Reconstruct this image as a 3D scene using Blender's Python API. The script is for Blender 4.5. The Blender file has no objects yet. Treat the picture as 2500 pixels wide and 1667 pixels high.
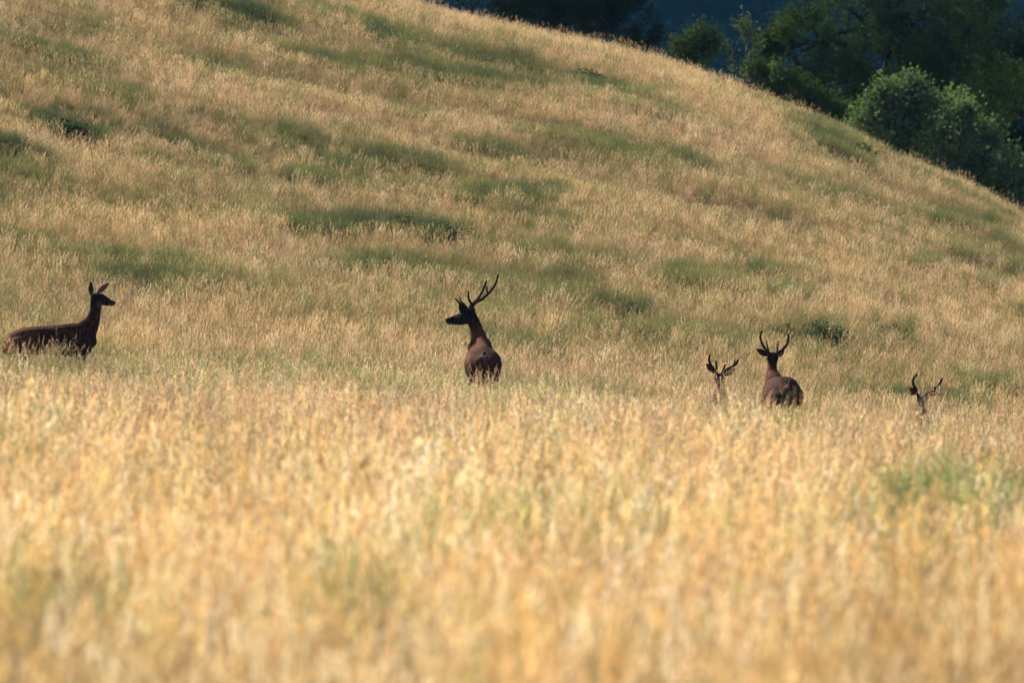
import bpy, math, random
import numpy as np
from mathutils import Vector, Matrix

SC = bpy.context.scene
R = math.radians
# ------------------------------------------------------------------ camera, sky, sun, exposure
cam_d = bpy.data.cameras.new('camera')
cam = bpy.data.objects.new('camera', cam_d)
SC.collection.objects.link(cam)
SC.camera = cam
cam.location = (0, 0, 0)
cam.rotation_euler = (R(90), 0, 0)
cam_d.sensor_width = 36
cam_d.lens = 400
cam_d.clip_start = 1
cam_d.clip_end = 8000
cam_d.dof.use_dof = True
cam_d.dof.focus_distance = 173
cam_d.dof.aperture_fstop = 5.6

SUN_EL, SUN_AZ = R(38), R(-40)       # azimuth measured from +Y (ahead) towards +X; negative = left
world = bpy.data.worlds.new('World')
SC.world = world
world.use_nodes = True
wn = world.node_tree
bg = wn.nodes['Background']
sky = wn.nodes.new('ShaderNodeTexSky')
sky.sky_type = 'NISHITA'
sky.sun_disc = False
sky.sun_elevation = SUN_EL
sky.sun_rotation = SUN_AZ
sky.altitude = 300
wn.links.new(sky.outputs[0], bg.inputs['Color'])
bg.inputs['Strength'].default_value = 0.06

sun_d = bpy.data.lights.new('sun', 'SUN')
sun_d.energy = 4.2
sun_d.angle = R(0.53)
sun_d.color = (1.0, 0.94, 0.84)
sun = bpy.data.objects.new('sun', sun_d)
SC.collection.objects.link(sun)
sdir = Vector((math.sin(SUN_AZ) * math.cos(SUN_EL), math.cos(SUN_AZ) * math.cos(SUN_EL), math.sin(SUN_EL)))
sun.rotation_euler = sdir.to_track_quat('Z', 'Y').to_euler()

SC.view_settings.view_transform = 'Standard'
SC.view_settings.look = 'None'
SC.view_settings.gamma = 1
SC.view_settings.use_curve_mapping = False
SC.view_settings.exposure = 1.62
SC.render.engine = 'CYCLES'
SC.cycles.max_bounces = 6
SC.cycles.diffuse_bounces = 3
SC.cycles.transmission_bounces = 4
SC.cycles.transparent_max_bounces = 4
SC.cycles.volume_bounces = 0
SC.cycles.use_adaptive_sampling = False
SC.cycles.use_denoising = True

rng = np.random.default_rng(7)
F = 1024 * 400 / 36.0      # focal length in pixels of the 1024 wide picture
S25 = 1024 / 2500.0        # photograph pixels -> picture pixels
S23 = 1024 / 2352.0

# ------------------------------------------------------------------ helpers
def tag(o, label=None, cat=None, group=None, kind=None):
    if label: o['label'] = label
    if cat: o['category'] = cat
    if group: o['group'] = group
    if kind: o['kind'] = kind
    return o

def mesh_obj(name, verts, faces, mat, parent=None, smooth=False, link=True):
    me = bpy.data.meshes.new(name)
    verts = np.asarray(verts, dtype=np.float32)
    if isinstance(faces, np.ndarray):
        n, k = faces.shape
        me.vertices.add(len(verts)); me.vertices.foreach_set('co', verts.ravel())
        me.loops.add(n * k); me.loops.foreach_set('vertex_index', faces.astype(np.int32).ravel())
        me.polygons.add(n)
        me.polygons.foreach_set('loop_start', np.arange(0, n * k, k, dtype=np.int32))
        me.update(calc_edges=True)
    else:
        me.from_pydata([tuple(map(float, v)) for v in verts], [], faces)
    if mat is not None:
        for m in (mat if isinstance(mat, (list, tuple)) else [mat]):
            me.materials.append(m)
    if smooth:
        me.shade_smooth()
    o = bpy.data.objects.new(name, me)
    if link: SC.collection.objects.link(o)
    if parent: o.parent = parent
    return o

def empty(name, loc):
    o = bpy.data.objects.new(name, None)
    o.empty_display_size = .1
    SC.collection.objects.link(o)
    o.location = loc
    return o

def _hash(ix, iy, seed):
    h = (ix.astype(np.int64) * 374761393 + iy.astype(np.int64) * 668265263 + seed * 1274126177) & 0xffffffff
    h = ((h ^ (h >> 13)) * 1274126177) & 0xffffffff
    return ((h ^ (h >> 16)) & 0xffff) / 65535.0

def vnoise(x, y, seed=0):
    x = np.asarray(x, float); y = np.asarray(y, float)
    ix = np.floor(x); iy = np.floor(y); fx = x - ix; fy = y - iy
    fx = fx * fx * (3 - 2 * fx); fy = fy * fy * (3 - 2 * fy)
    a = _hash(ix, iy, seed); b = _hash(ix + 1, iy, seed); c = _hash(ix, iy + 1, seed); d = _hash(ix + 1, iy + 1, seed)
    return a + (b - a) * fx + (c - a) * fy + (a - b - c + d) * fx * fy

def fbm(x, y, seed=0, octs=4, gain=.5):
    s = 0; a = 1; t = 0
    for k in range(octs):
        s = s + a * vnoise(x * 2 ** k + 17.3 * k, y * 2 ** k - 9.1 * k, seed + k); t += a; a *= gain
    return s / t

def sstep(a, b, x):
    t = np.clip((x - a) / (b - a), 0, 1)
    return t * t * (3 - 2 * t)

# ------------------------------------------------------------------ the lie of the land
_cx = np.array([-200, -60, -25, -12, -1.35, .23, 3.22, 5.21, 7.2, 8.2, 10.2, 11.7, 14, 20, 35, 200])
_cz = np.array([30, 24, 15.5, 11.6, 7.79, 7.5, 6.86, 6.15, 5.42, 4.75, 3.95, 3.1, 1.9, -1.5, -6, -20]) - .42
_fx = np.linspace(-200, 200, 4001)
_fz = np.interp(_fx, _cx, _cz)
_k = np.hanning(13); _k /= _k.sum()
_fz = np.convolve(np.pad(_fz, 6, 'edge'), _k, 'valid')
def crest(x): return np.interp(x, _fx, _fz)
_tz = np.interp(_fx, [-200, -60, -20, -6.9, -.46, 4.24, 6.5, 12, 30, 200], [8, 3, .1, -.82, -1.10, -1.72, -2.02, -2.7, -4.5, -14])
_k2 = np.hanning(41); _k2 /= _k2.sum()
_tz = np.convolve(np.pad(_tz, 20, 'edge'), _k2, 'valid')
def dip(x): return np.interp(x, _fx, _tz)
_rz = np.interp(_fx, [-200, -60, -20, -6, 0, 6.75, 14, 30, 200], [4, 2, -.36, -1.02, -1.28, -1.80, -2.1, -2.7, -8])
_rz = np.convolve(np.pad(_rz, 20, 'edge'), _k2, 'valid')
def rise(x): return np.interp(x, _fx, _rz)
_py = np.linspace(0, 1000, 4001)
_sl = np.interp(_py, [0, 176, 196, 240, 262, 266, 1000], [0, 0, 1, 1.05, .3, 0, 0])
_P = np.cumsum(_sl); _P /= _P[-1]
_dr = np.interp(_py, [0, 257, 272, 330, 420, 500, 1000], [0, 0, .22, .22, .03, 0, 0])
_D = np.cumsum(_dr) * (_py[1] - _py[0])
def ground(x, y):
    x = np.asarray(x, float); y = np.asarray(y, float)
    base = -2.0 - .004 * x
    z = base + (rise(x) - base) * sstep(15, 150, y)
    z = z + (dip(x) - rise(x)) * sstep(150, 176, y)
    P = np.interp(y, _py, _P)
    z = z + (crest(x) - dip(x)) * P - np.interp(y, _py, _D)
    hill = sstep(188, 215, y)
    z = z + (fbm(x / 7, y / 7, 3, 3) - .5) * (.16 + .25 * hill * (1 - .5 * sstep(245, 262, y))) * sstep(20, 60, y)
    z = z + .34 * np.exp(-((x - 3.25) / .5) ** 2 - ((y - 178.0) / 1.7) ** 2) + .46 * np.exp(-((x - 6.4) / .8) ** 2 - ((y - 178.0) / 1.9) ** 2)
    z = z + (fbm(x / 4.5 + 5, y / 2.1, 11, 3) - .5) * .62 * hill * (1 - .6 * sstep(246, 258, y))
    return z

def hit(px, py, scale=S25, lift=.35, y0=35, y1=300):
    """the point of the ground (grass tops) seen at a pixel of the photograph"""
    u = px * scale; v = py * scale
    ys = np.arange(y0, y1, .25)
    xs = (u - 512) / F * ys
    zs = (341 - v) / F * ys
    g = ground(xs, ys) + lift
    i = np.argmax(g > zs)
    if not (g > zs).any(): i = len(ys) - 1
    return float(xs[i]), float(ys[i])

# ------------------------------------------------------------------ materials
def new_mat(name):
    m = bpy.data.materials.new(name); m.use_nodes = True
    m.node_tree.nodes.clear()
    return m, m.node_tree.nodes, m.node_tree.links

def N(nodes, t, **kw):
    n = nodes.new(t)
    for k, v in kw.items():
        if k in ('op',): n.operation = v
        elif k == 'blend': n.data_type = 'RGBA'; n.blend_type = v
        else: n.inputs[k].default_value = v
    return n

def leaf_material(name, base, alt, trans=.45, rough=.6, spec=.15, noise_scale=3.0, attr=None, hue=None, tcol=(1.07, 1.0, .80)):
    """thin plant matter: diffuse front, light passing through, a little gloss. attr: colour drawn per plant"""
    m, n, l = new_mat(name)
    out = n.new('ShaderNodeOutputMaterial')
    geo = n.new('ShaderNodeNewGeometry')
    tex = n.new('ShaderNodeTexNoise'); tex.inputs['Scale'].default_value = noise_scale; tex.inputs['Detail'].default_value = 3
    l.new(geo.outputs['Position'], tex.inputs['Vector'])
    mix = n.new('ShaderNodeMix'); mix.data_type = 'RGBA'
    mix.inputs[6].default_value = (*base, 1); mix.inputs[7].default_value = (*alt, 1)
    ramp = n.new('ShaderNodeMapRange'); ramp.inputs[1].default_value = .35; ramp.inputs[2].default_value = .65
    l.new(tex.outputs[0], ramp.inputs[0]); l.new(ramp.outputs[0], mix.inputs[0])
    col = mix.outputs[2]
    if attr:
        a = n.new('ShaderNodeAttribute'); a.attribute_type = 'INSTANCER'; a.attribute_name = attr
        mm = n.new('ShaderNodeMix'); mm.data_type = 'RGBA'; mm.blend_type = 'MULTIPLY'; mm.inputs[0].default_value = 1
        l.new(col, mm.inputs[6]); l.new(a.outputs['Color'], mm.inputs[7]); col = mm.outputs[2]
    d = n.new('ShaderNodeBsdfDiffuse'); l.new(col, d.inputs[0])
    t = n.new('ShaderNodeBsdfTranslucent')
    tm = n.new('ShaderNodeMix'); tm.data_type = 'RGBA'; tm.blend_type = 'MULTIPLY'; tm.inputs[0].default_value = 1
    l.new(col, tm.inputs[6]); tm.inputs[7].default_value = (*tcol, 1); l.new(tm.outputs[2], t.inputs[0])
    g = n.new('ShaderNodeBsdfGlossy'); g.inputs['Roughness'].default_value = rough; g.inputs[0].default_value = (1, 1, 1, 1)
    m1 = n.new('ShaderNodeMixShader'); m1.inputs[0].default_value = trans
    l.new(d.outputs[0], m1.inputs[1]); l.new(t.outputs[0], m1.inputs[2])
    m2 = n.new('ShaderNodeMixShader'); m2.inputs[0].default_value = spec * .3
    l.new(m1.outputs[0], m2.inputs[1]); l.new(g.outputs[0], m2.inputs[2])
    l.new(m2.outputs[0], out.inputs[0])
    return m

M_stem = leaf_material('dry_grass_stem', (.54, .46, .36), (.40, .33, .25), trans=.40, rough=.6, spec=.08, noise_scale=14, attr='tint')
M_seed = leaf_material('grass_seed_head', (.99, .93, .84), (.82, .72, .62), trans=.52, rough=.6, spec=.08, noise_scale=20, attr='tint')
M_blade = leaf_material('grass_blade', (.60, .57, .46), (.42, .38, .28), trans=.42, rough=.6, spec=.08, noise_scale=9, attr='tint')

def rough_material(name, c1, c2, scale, detail=8, rough=.95, bump=.3, bscale=None, c3=None):
    m, n, l = new_mat(name)
    out = n.new('ShaderNodeOutputMaterial'); p = n.new('ShaderNodeBsdfPrincipled')
    p.inputs['Roughness'].default_value = rough; p.inputs['Specular IOR Level'].default_value = .15
    geo = n.new('ShaderNodeNewGeometry')
    t = n.new('ShaderNodeTexNoise'); t.inputs['Scale'].default_value = scale; t.inputs['Detail'].default_value = detail
    l.new(geo.outputs['Position'], t.inputs['Vector'])
    r = n.new('ShaderNodeValToRGB')
    r.color_ramp.elements[0].position = .35; r.color_ramp.elements[0].color = (*c1, 1)
    r.color_ramp.elements[1].position = .65; r.color_ramp.elements[1].color = (*c2, 1)
    if c3:
        e = r.color_ramp.elements.new(.5); e.color = (*c3, 1)
    l.new(t.outputs[0], r.inputs[0]); l.new(r.outputs[0], p.inputs['Base Color'])
    b = n.new('ShaderNodeBump'); b.inputs['Strength'].default_value = bump; b.inputs['Distance'].default_value = .05
    t2 = n.new('ShaderNodeTexNoise'); t2.inputs['Scale'].default_value = bscale or scale * 8; t2.inputs['Detail'].default_value = 6
    l.new(geo.outputs['Position'], t2.inputs['Vector']); l.new(t2.outputs[0], b.inputs['Height']); l.new(b.outputs[0], p.inputs['Normal'])
    l.new(p.outputs[0], out.inputs[0])
    return m

M_ground = rough_material('thatch_and_soil', (.13, .105, .05), (.27, .20, .10), .9, c3=(.20, .16, .08))
M_bark = rough_material('bark', (.015, .012, .010), (.035, .028, .022), 6)
M_far = rough_material('far_slope', (.02, .03, .015), (.035, .045, .02), .02)

# ------------------------------------------------------------------ ground sheet
def spaced(segs):
    out = []
    for a, b, s in segs: out += list(np.arange(a, b, s))
    out.append(segs[-1][1]); return np.array(out)
gx = spaced([(-2000, -400, 200), (-400, -100, 30), (-100, -30, 5), (-30, 30, .5), (30, 100, 5), (100, 400, 30), (400, 2000, 200)])
gy = spaced([(-400, 0, 50), (0, 30, 3), (30, 300, .6), (300, 420, 6), (420, 1100, 40)])
X, Y = np.meshgrid(gx, gy)
Z = ground(X, np.clip(Y, 0, 999))
nx, ny = len(gx), len(gy)
V = np.stack([X, Y, Z], -1).reshape(-1, 3)
ii = (np.arange(ny - 1)[:, None] * nx + np.arange(nx - 1)[None]).ravel()
tag(mesh_obj('ground', V, np.stack([ii, ii + 1, ii + nx + 1, ii + nx], 1), M_ground, smooth=True), kind='structure')

# the wooded slope across the valley
hx = np.arange(-1500, 1501, 50.0); hy = np.arange(1000, 2201, 40.0)
X, Y = np.meshgrid(hx, hy)
def farz(x, y): return -26 + 330 * sstep(1000, 2100, y) + (fbm(x / 260, y / 260, 31, 3) - .5) * 60 * sstep(1000, 1300, y)
Z = farz(X, Y); nx, ny = len(hx), len(hy)
ii = (np.arange(ny - 1)[:, None] * nx + np.arange(nx - 1)[None]).ravel()
tag(mesh_obj('hills', np.stack([X, Y, Z], -1).reshape(-1, 3), np.stack([ii, ii + 1, ii + nx + 1, ii + nx], 1), M_far, smooth=True), kind='structure')

# ------------------------------------------------------------------ instancing by geometry nodes (only for uncountable growth)
def scatter(name, protos, pos, rot, scl, idx, tint, mat_list, label, cat):
    col = bpy.data.collections.new(name + '_plants')
    for p in protos: col.objects.link(p)
    me = bpy.data.meshes.new(name)
    n = len(pos)
    me.vertices.add(n); me.vertices.foreach_set('co', pos.astype(np.float32).ravel())
    a = me.attributes.new('rot', 'FLOAT_VECTOR', 'POINT'); a.data.foreach_set('vector', rot.astype(np.float32).ravel())
    a = me.attributes.new('scl', 'FLOAT_VECTOR', 'POINT'); a.data.foreach_set('vector', scl.astype(np.float32).ravel())
    a = me.attributes.new('idx', 'INT', 'POINT'); a.data.foreach_set('value', idx.astype(np.int32))
    a = me.attributes.new('tint', 'FLOAT_VECTOR', 'POINT'); a.data.foreach_set('vector', tint.astype(np.float32).ravel())
    for m in mat_list: me.materials.append(m)
    o = bpy.data.objects.new(name, me); SC.collection.objects.link(o)
    ng = bpy.data.node_groups.new(name, 'GeometryNodeTree')
    ng.interface.new_socket('Geometry', in_out='INPUT', socket_type='NodeSocketGeometry')
    ng.interface.new_socket('Geometry', in_out='OUTPUT', socket_type='NodeSocketGeometry')
    gi = ng.nodes.new('NodeGroupInput'); go = ng.nodes.new('NodeGroupOutput')
    ci = ng.nodes.new('GeometryNodeCollectionInfo'); ci.inputs['Collection'].default_value = col
    ci.inputs['Separate Children'].default_value = True; ci.inputs['Reset Children'].default_value = True
    ip = ng.nodes.new('GeometryNodeInstanceOnPoints'); ip.inputs['Pick Instance'].default_value = True
    def na(nm, t):
        x = ng.nodes.new('GeometryNodeInputNamedAttribute'); x.data_type = t; x.inputs['Name'].default_value = nm
        return [s for s in x.outputs if s.enabled and s.name == 'Attribute'][0]
    mp = ng.nodes.new('GeometryNodeMeshToPoints')
    ng.links.new(gi.outputs[0], mp.inputs[0])
    ng.links.new(mp.outputs[0], ip.inputs['Points']); ng.links.new(ci.outputs[0], ip.inputs['Instance'])
    ng.links.new(na('idx', 'INT'), ip.inputs['Instance Index'])
    ng.links.new(na('rot', 'FLOAT_VECTOR'), ip.inputs['Rotation'])
    ng.links.new(na('scl', 'FLOAT_VECTOR'), ip.inputs['Scale'])
    ng.links.new(ip.outputs[0], go.inputs[0])
    md = o.modifiers.new('scatter', 'NODES'); md.node_group = ng
    tag(o, label, cat, kind='stuff')
    return o

def euler_of(az, tilt, tilt_dir):
    """spin about z, then lean by tilt towards tilt_dir (angle from +x)"""
    ca, sa = np.cos(az), np.sin(az)
    kx, ky = -np.sin(tilt_dir), np.cos(tilt_dir)          # rotation axis (horizontal), leans towards tilt_dir
    c, s = np.cos(tilt), np.sin(tilt); C = 1 - c
    A = np.empty((len(az), 3, 3))
    A[:, 0, 0] = c + kx * kx * C; A[:, 0, 1] = kx * ky * C; A[:, 0, 2] = ky * s
    A[:, 1, 0] = kx * ky * C; A[:, 1, 1] = c + ky * ky * C; A[:, 1, 2] = -kx * s
    A[:, 2, 0] = -ky * s; A[:, 2, 1] = kx * s; A[:, 2, 2] = c
    B = np.zeros((len(az), 3, 3)); B[:, 0, 0] = ca; B[:, 0, 1] = -sa; B[:, 1, 0] = sa; B[:, 1, 1] = ca; B[:, 2, 2] = 1
    M = A @ B
    return np.stack([np.arctan2(M[:, 2, 1], M[:, 2, 2]), np.arcsin(np.clip(-M[:, 2, 0], -1, 1)), np.arctan2(M[:, 1, 0], M[:, 0, 0])], 1)

# ------------------------------------------------------------------ grass tufts
class Buf:
    def __init__(s): s.v = []; s.f = []; s.m = []
    def add(s, v, f, m=0):
        o = len(s.v); s.v += [tuple(p) for p in v]; s.f += [tuple(i + o for i in q) for q in f]; s.m += [m] * len(f)
    def obj(s, name, mats):
        o = mesh_obj(name, s.v, s.f, mats, link=False)
        o.data.polygons.foreach_set('material_index', s.m)
        return o

def ribbon(b, rnd, base, h, lean, az, w, segs, droop=0., mat=0, taper=1.0):
    """a narrow bent leaf or stem; returns tip and direction"""
    d = Vector((math.cos(az), math.sin(az), 0))
    fa = rnd.uniform(0, math.pi); side = Vector((math.cos(fa), math.sin(fa), 0))
    vs = []; p = Vector(base); prev = p
    for i in range(segs + 1):
        t = i / segs
        q = Vector(base) + Vector((0, 0, h * (t - droop * t * t * .5))) + d * (lean * h * (t ** 1.8))
        ww = w * .5 * (1 - taper * t ** 1.5) + 2e-4
        vs += [q - side * ww, q + side * ww]
        if i == segs - 1: prev = q
    fs = [(2 * i, 2 * i + 1, 2 * i + 3, 2 * i + 2) for i in range(segs)]
    b.add(vs, fs, mat)
    return q, (q - prev).normalized()

def spikelet(b, rnd, c, d, L, W, mat):
    s = d.cross(Vector((rnd.uniform(-1, 1), rnd.uniform(-1, 1), rnd.uniform(-.3, .3)))).normalized()
    b.add([c - d * L * .5, c + s * W * .5, c + d * L * .5, c - s * W * .5], [(0, 1, 2, 3)], mat)

def tuft_seed(seed, n=10, rad=.13, h0=.5, h1=.8, w=.004, dense=1.0):
    rnd = random.Random(seed); b = Buf()
    for i in range(n):
        a = rnd.uniform(0, 6.283); r = rad * math.sqrt(rnd.random())
        h = rnd.uniform(h0, h1); az = rnd.uniform(0, 6.283)
        tip, d = ribbon(b, rnd, (r * math.cos(a), r * math.sin(a), 0), h, rnd.uniform(.03, .28), az, w, 3, mat=0, taper=.5)
        L = rnd.uniform(.09, .17); k = int(9 * dense)
        open_ = rnd.uniform(.006, .03)
        for j in range(k):
            t = (j + .5) / k
            c = tip + d * (L * (t - .45)) + Vector((rnd.gauss(0, 1), rnd.gauss(0, 1), rnd.gauss(0, .4))) * open_ * (1.1 - t)
            dd = (d + Vector((rnd.gauss(0, .35), rnd.gauss(0, .35), 0))).normalized()
            spikelet(b, rnd, c, dd, rnd.uniform(.022, .038), rnd.uniform(.006, .010), 1)
    for i in range(6):
        a = rnd.uniform(0, 6.283); r = rad * math.sqrt(rnd.random())
        ribbon(b, rnd, (r * math.cos(a), r * math.sin(a), 0), rnd.uniform(.25, .5), rnd.uniform(.2, .9), rnd.uniform(0, 6.283), w * 1.5, 3, droop=.5, mat=2)
    return b.obj('seed_tuft', [M_stem, M_seed, M_blade])

def tuft_leaf(seed, n=20, rad=.13, h0=.2, h1=.5, w=.006):
    rnd = random.Random(seed); b = Buf()
    for i in range(n):
        a = rnd.uniform(0, 6.283); r = rad * math.sqrt(rnd.random())
        ribbon(b, rnd, (r * math.cos(a), r * math.sin(a), 0), rnd.uniform(h0, h1), rnd.uniform(.1, .7), rnd.uniform(0, 6.283), w * rnd.uniform(.7, 1.3), 3, droop=rnd.uniform(0, .5), mat=2)
    return b.obj('leaf_tuft', [M_stem, M_seed, M_blade])

protos = [tuft_seed(100 + i) for i in range(5)] + [tuft_leaf(200 + i) for i in range(3)] + [tuft_leaf(300 + i, 24, .14, .28, .5, .009) for i in range(3)]
protos += [tuft_seed(400 + i, n=4, h0=.85, h1=1.05, w=.0035) for i in range(2)]
# index: 0-4 seed, 5-7 leafy, 8-10 green, 11-12 tall sparse

# green patches seen on the slope: x, y, half width, half height in the photograph at 2352 px, strength
PATCH = [(560, 22, 110, 22, 1.3), (640, 50, 70, 16, .8), (880, 70, 55, 28, 1.2), (150, 285, 70, 20, 1.4), (20, 332, 60, 16, 1.4), (180, 240, 60, 18, .9), (390, 295, 45, 14, 1.1), (300, 205, 45, 10, .9),
         (470, 150, 28, 9, .7), (500, 345, 90, 22, .9), (770, 368, 60, 18, 1.0), (930, 238, 60, 16, .8), (1290, 150, 45, 16, .9), (1370, 185, 95, 20, .9), (1470, 215, 90, 18, .8), (1890, 305, 80, 26, 1.0), (1960, 345, 50, 14, 1.0),
         (1360, 315, 90, 18, .9), (1180, 430, 110, 18, 1.0), (1070, 405, 45, 14, .9), (800, 500, 160, 26, 1.25), (1010, 525, 100, 18, 1.2), (900, 592, 130, 28, .9), (560, 470, 130, 16, .6), (2200, 495, 110, 18, .9),
         (2150, 585, 100, 14, .7), (1650, 620, 150, 16, .8), (1800, 660, 80, 12, .8), (1440, 697, 70, 10, 1.0), (2330, 712, 50, 12, .8), (1500, 755, 150, 10, .7), (960, 690, 50, 9, .7), (1790, 482, 40, 12, .8), (1600, 640, 90, 14, .6),
         (1160, 722, 80, 12, .6), (1720, 770, 110, 12, .7), (560, 40, 60, 14, .6), (140, 40, 60, 10, .7), (230, 65, 60, 10, .5), (880, 220, 40, 10, .6), (350, 355, 70, 16, .9), (700, 350, 70, 12, .6), (1320, 470, 60, 10, .5), (1130, 210, 60, 12, .5), (1230, 300, 60, 12, .5), (90, 255, 90, 18, .9), (1850, 742, 60, 16, .9), (2030, 742, 50, 12, .8), (1100, 610, 60, 12, .5), (640, 655, 70, 10, .4), (2250, 640, 50, 12, .5)]
FORE = [(2260, 1168, 230, 27, 1.3), (0, 1065, 60, 18, .5), (620, 1190, 60, 18, .2), (80, 1430, 170, 40, .42), (820, 1370, 130, 35, .36), (400, 1080, 80, 14, .2), (1900, 955, 160, 14, .5), (2330, 985, 90, 10, .5)]
def greenness(x, y):
    g = np.zeros_like(x)
    u = 512 + F * x / y; v = 341 - F * (ground(x, y) + np.where(y > 183, .30, .55)) / y
    for lst in (PATCH, FORE):
        for (px, py, rx, ry, s) in lst:
            cx, cy = px * S23, py * S23
            if lst is PATCH: sel = y > 183
            else: sel = y <= 183
            sk = .32 * np.clip((py < 420), 0, 1) * (rx > 30)
            wx = (fbm(x * 1.3, y * .6, 51, 4) - .5) * 60; wy = (fbm(x * 1.3 + 40, y * .6, 57, 4) - .5) * 16
            e = ((u + wx - cx) / (rx * S23 * 1.3)) ** 2 + ((v + wy - cy - sk * (u - cx)) / (ry * S23 * .95)) ** 2
            g = np.maximum(g, np.where(sel, s * np.clip(1.35 - e, 0, 1), 0))
    return g

# ------------------------------------------------------------------ where the deer stand (kept clear of grass)
KEEP_CLEAR = []       # (x, y, rx, ry) ellipses

def plant_field(y0, y1, dens, margin=1.22, pad=1.6, seed=1, dens_fn=None):
    r = np.random.default_rng(seed)
    hw = lambda y: 512 / F * y * margin + pad
    A = (hw(y1) + hw(y0)) * (y1 - y0)
    n = int(A * dens)
    y = r.uniform(y0, y1, int(n * 1.3)); keep = r.random(len(y)) < hw(y) / hw(y1)
    y = y[keep]
    x = r.uniform(-1, 1, len(y)) * hw(y)
    return x, y, r

def grass(name, y0, y1, dens, seed, hill, label):
    x, y, r = plant_field(y0, y1, dens, seed=seed)
    if name == 'ripe_grass':      # thicker growth round the beds of the lying stags
        for bx, wx_, ya, yb, m_ in ((3.25, .42, 176.6, 179.7, 110), (6.42, .5, 176.6, 179.9, 115), (-6.9, .75, 171.6, 173.6, 120), (-.42, .4, 167.2, 169.2, 40)):
            x = np.concatenate([x, bx + r.uniform(-1, 1, m_) * wx_]); y = np.concatenate([y, r.uniform(ya, yb, m_)])
    ok = np.ones(len(x), bool)
    for (cx, cy, rx, ry) in KEEP_CLEAR: ok &= ((x - cx) / rx) ** 2 + ((y - cy) / ry) ** 2 > 1
    x = x[ok]; y = y[ok]; n = len(x)
    z = ground(x, y) - .01
    g = greenness(x, y)
    g = np.clip(g, 0, 1.5)
    # natural mottling, in streaks along the slope; m2 later paints shade into gaps
    m1 = fbm(x / 2.3, y / 3.2, 71, 4); m2 = fbm(x / .8, y / 1.1, 81, 3); m3 = fbm(x / 5, y / 9, 91, 3)
    mh = fbm(x / 3.2, y / 2.4, 171, 4)
    if hill:
        g = np.maximum(g, np.clip((mh - .56) * 6, 0, .8) * (.45 + .7 * (m3 > .48)))
        amb = .17 + .22 * sstep(.40, .62, m3) * (1 - sstep(235, 262, y) * .5)
        g = np.maximum(g, amb * .55)
    else:
        g = np.maximum(g, np.clip((m1 - .62) * 3, 0, .2))
        g = np.maximum(g, .20 * sstep(120, 165, y))
    if hill: g = g * (.75 + .6 * (fbm(x / .9, y / 2.0, 191, 3) - .25))
    isg = r.random(n) < np.clip(g, 0, .93)
    if not hill: isg &= ~(((np.abs(x - 3.25) < .7) | (np.abs(x - 6.45) < .9)) & (y > 172))
    idx = r.integers(0, 5, n)
    leafy = r.random(n) < (.28 if hill else .22)
    idx = np.where(leafy, r.integers(5, 8, n), idx)
    idx = np.where(isg, r.integers(8, 11, n), idx)
    tall = (~isg) & (r.random(n) < .03 + .06 * np.exp(-((y - 170) / 5) ** 2) * (x < 1) + .07 * (y < 90))
    idx = np.where(tall, r.integers(11, 13, n), idx)
    # colours (linear albedo multipliers)
    straw = np.array([.88, .65, .40]); gold = np.array([.96, .635, .25]); tan = np.array([.68, .50, .37]); pink = np.array([.70, .45, .33]); pale = np.array([1.0, .90, .70])
    grn = np.array([.14, .185, .075]); dgrn = np.array([.032, .058, .028]); olive = np.array([.34, .31, .13]); fgreen = np.array([.22, .30, .11])
    q = np.clip((m3 - .35) * 3, 0, 1)[:, None]; q2 = np.clip((m1 - .3) * 2.5, 0, 1)[:, None]
    if hill:
        c = (straw * .78) * (1 - q2) + tan * .98 * q2; c = c * (1 - .35 * q) + pink * .33 * q; c = c * np.array([1.13, 1.19, 1.20])
    else:
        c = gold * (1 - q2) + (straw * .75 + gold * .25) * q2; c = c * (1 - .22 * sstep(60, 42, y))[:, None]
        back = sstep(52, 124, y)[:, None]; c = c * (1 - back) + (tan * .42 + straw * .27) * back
    pr = r.random(n)[:, None]
    c = np.where(pr < (.12 if hill else .30), pale * (.86 if hill else (1 - .42 * sstep(52, 124, y))[:, None]), c); c = np.where(pr > .90, pink * (.9 if hill else 1.0), c)  # pale tufts carry the sunlit seed-head glints as colour
    c = np.where((pr > .80) & (pr < .84) , olive, c)
    gm = np.clip(g - .5, 0, 1)[:, None]
    gc = grn * (1 - gm) + dgrn * gm
    mixg = r.uniform(0, .5, n)[:, None] * (g < .8)[:, None]
    gc = gc * (1 - mixg) + olive * mixg
    if not hill: gc = gc * .5 + fgreen * .5
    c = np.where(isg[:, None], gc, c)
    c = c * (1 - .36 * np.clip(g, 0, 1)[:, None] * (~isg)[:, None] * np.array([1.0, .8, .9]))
    c = c * (r.uniform(.45, 1.28, n)[:, None] if not hill else r.uniform(.74, 1.08, n)[:, None]) * (1 + (m2 - .5)[:, None] * (.5 if hill else 1.6)) * (1 if hill else (1 + (m1 - .5)[:, None] * .8))  # tone spread paints shadowed gaps between the foreground tufts into their colour
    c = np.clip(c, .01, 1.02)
    hs = r.uniform(.72, 1.06, n) * (1 + (m2 - .5) * (.3 if hill else .5 + .5 * (1 - sstep(80, 120, y))))
    if hill: hs = hs * (.72 - .17 * sstep(186, 225, y))
    else: hs = hs * (1 - .24 * sstep(110, 150, y))
    hs = hs * (1 - .22 * np.clip(g, 0, 1) * (~isg))
    xs_ = np.full(n, .62 if hill else .88); scl = np.stack([xs_, xs_, hs], 1)
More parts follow.
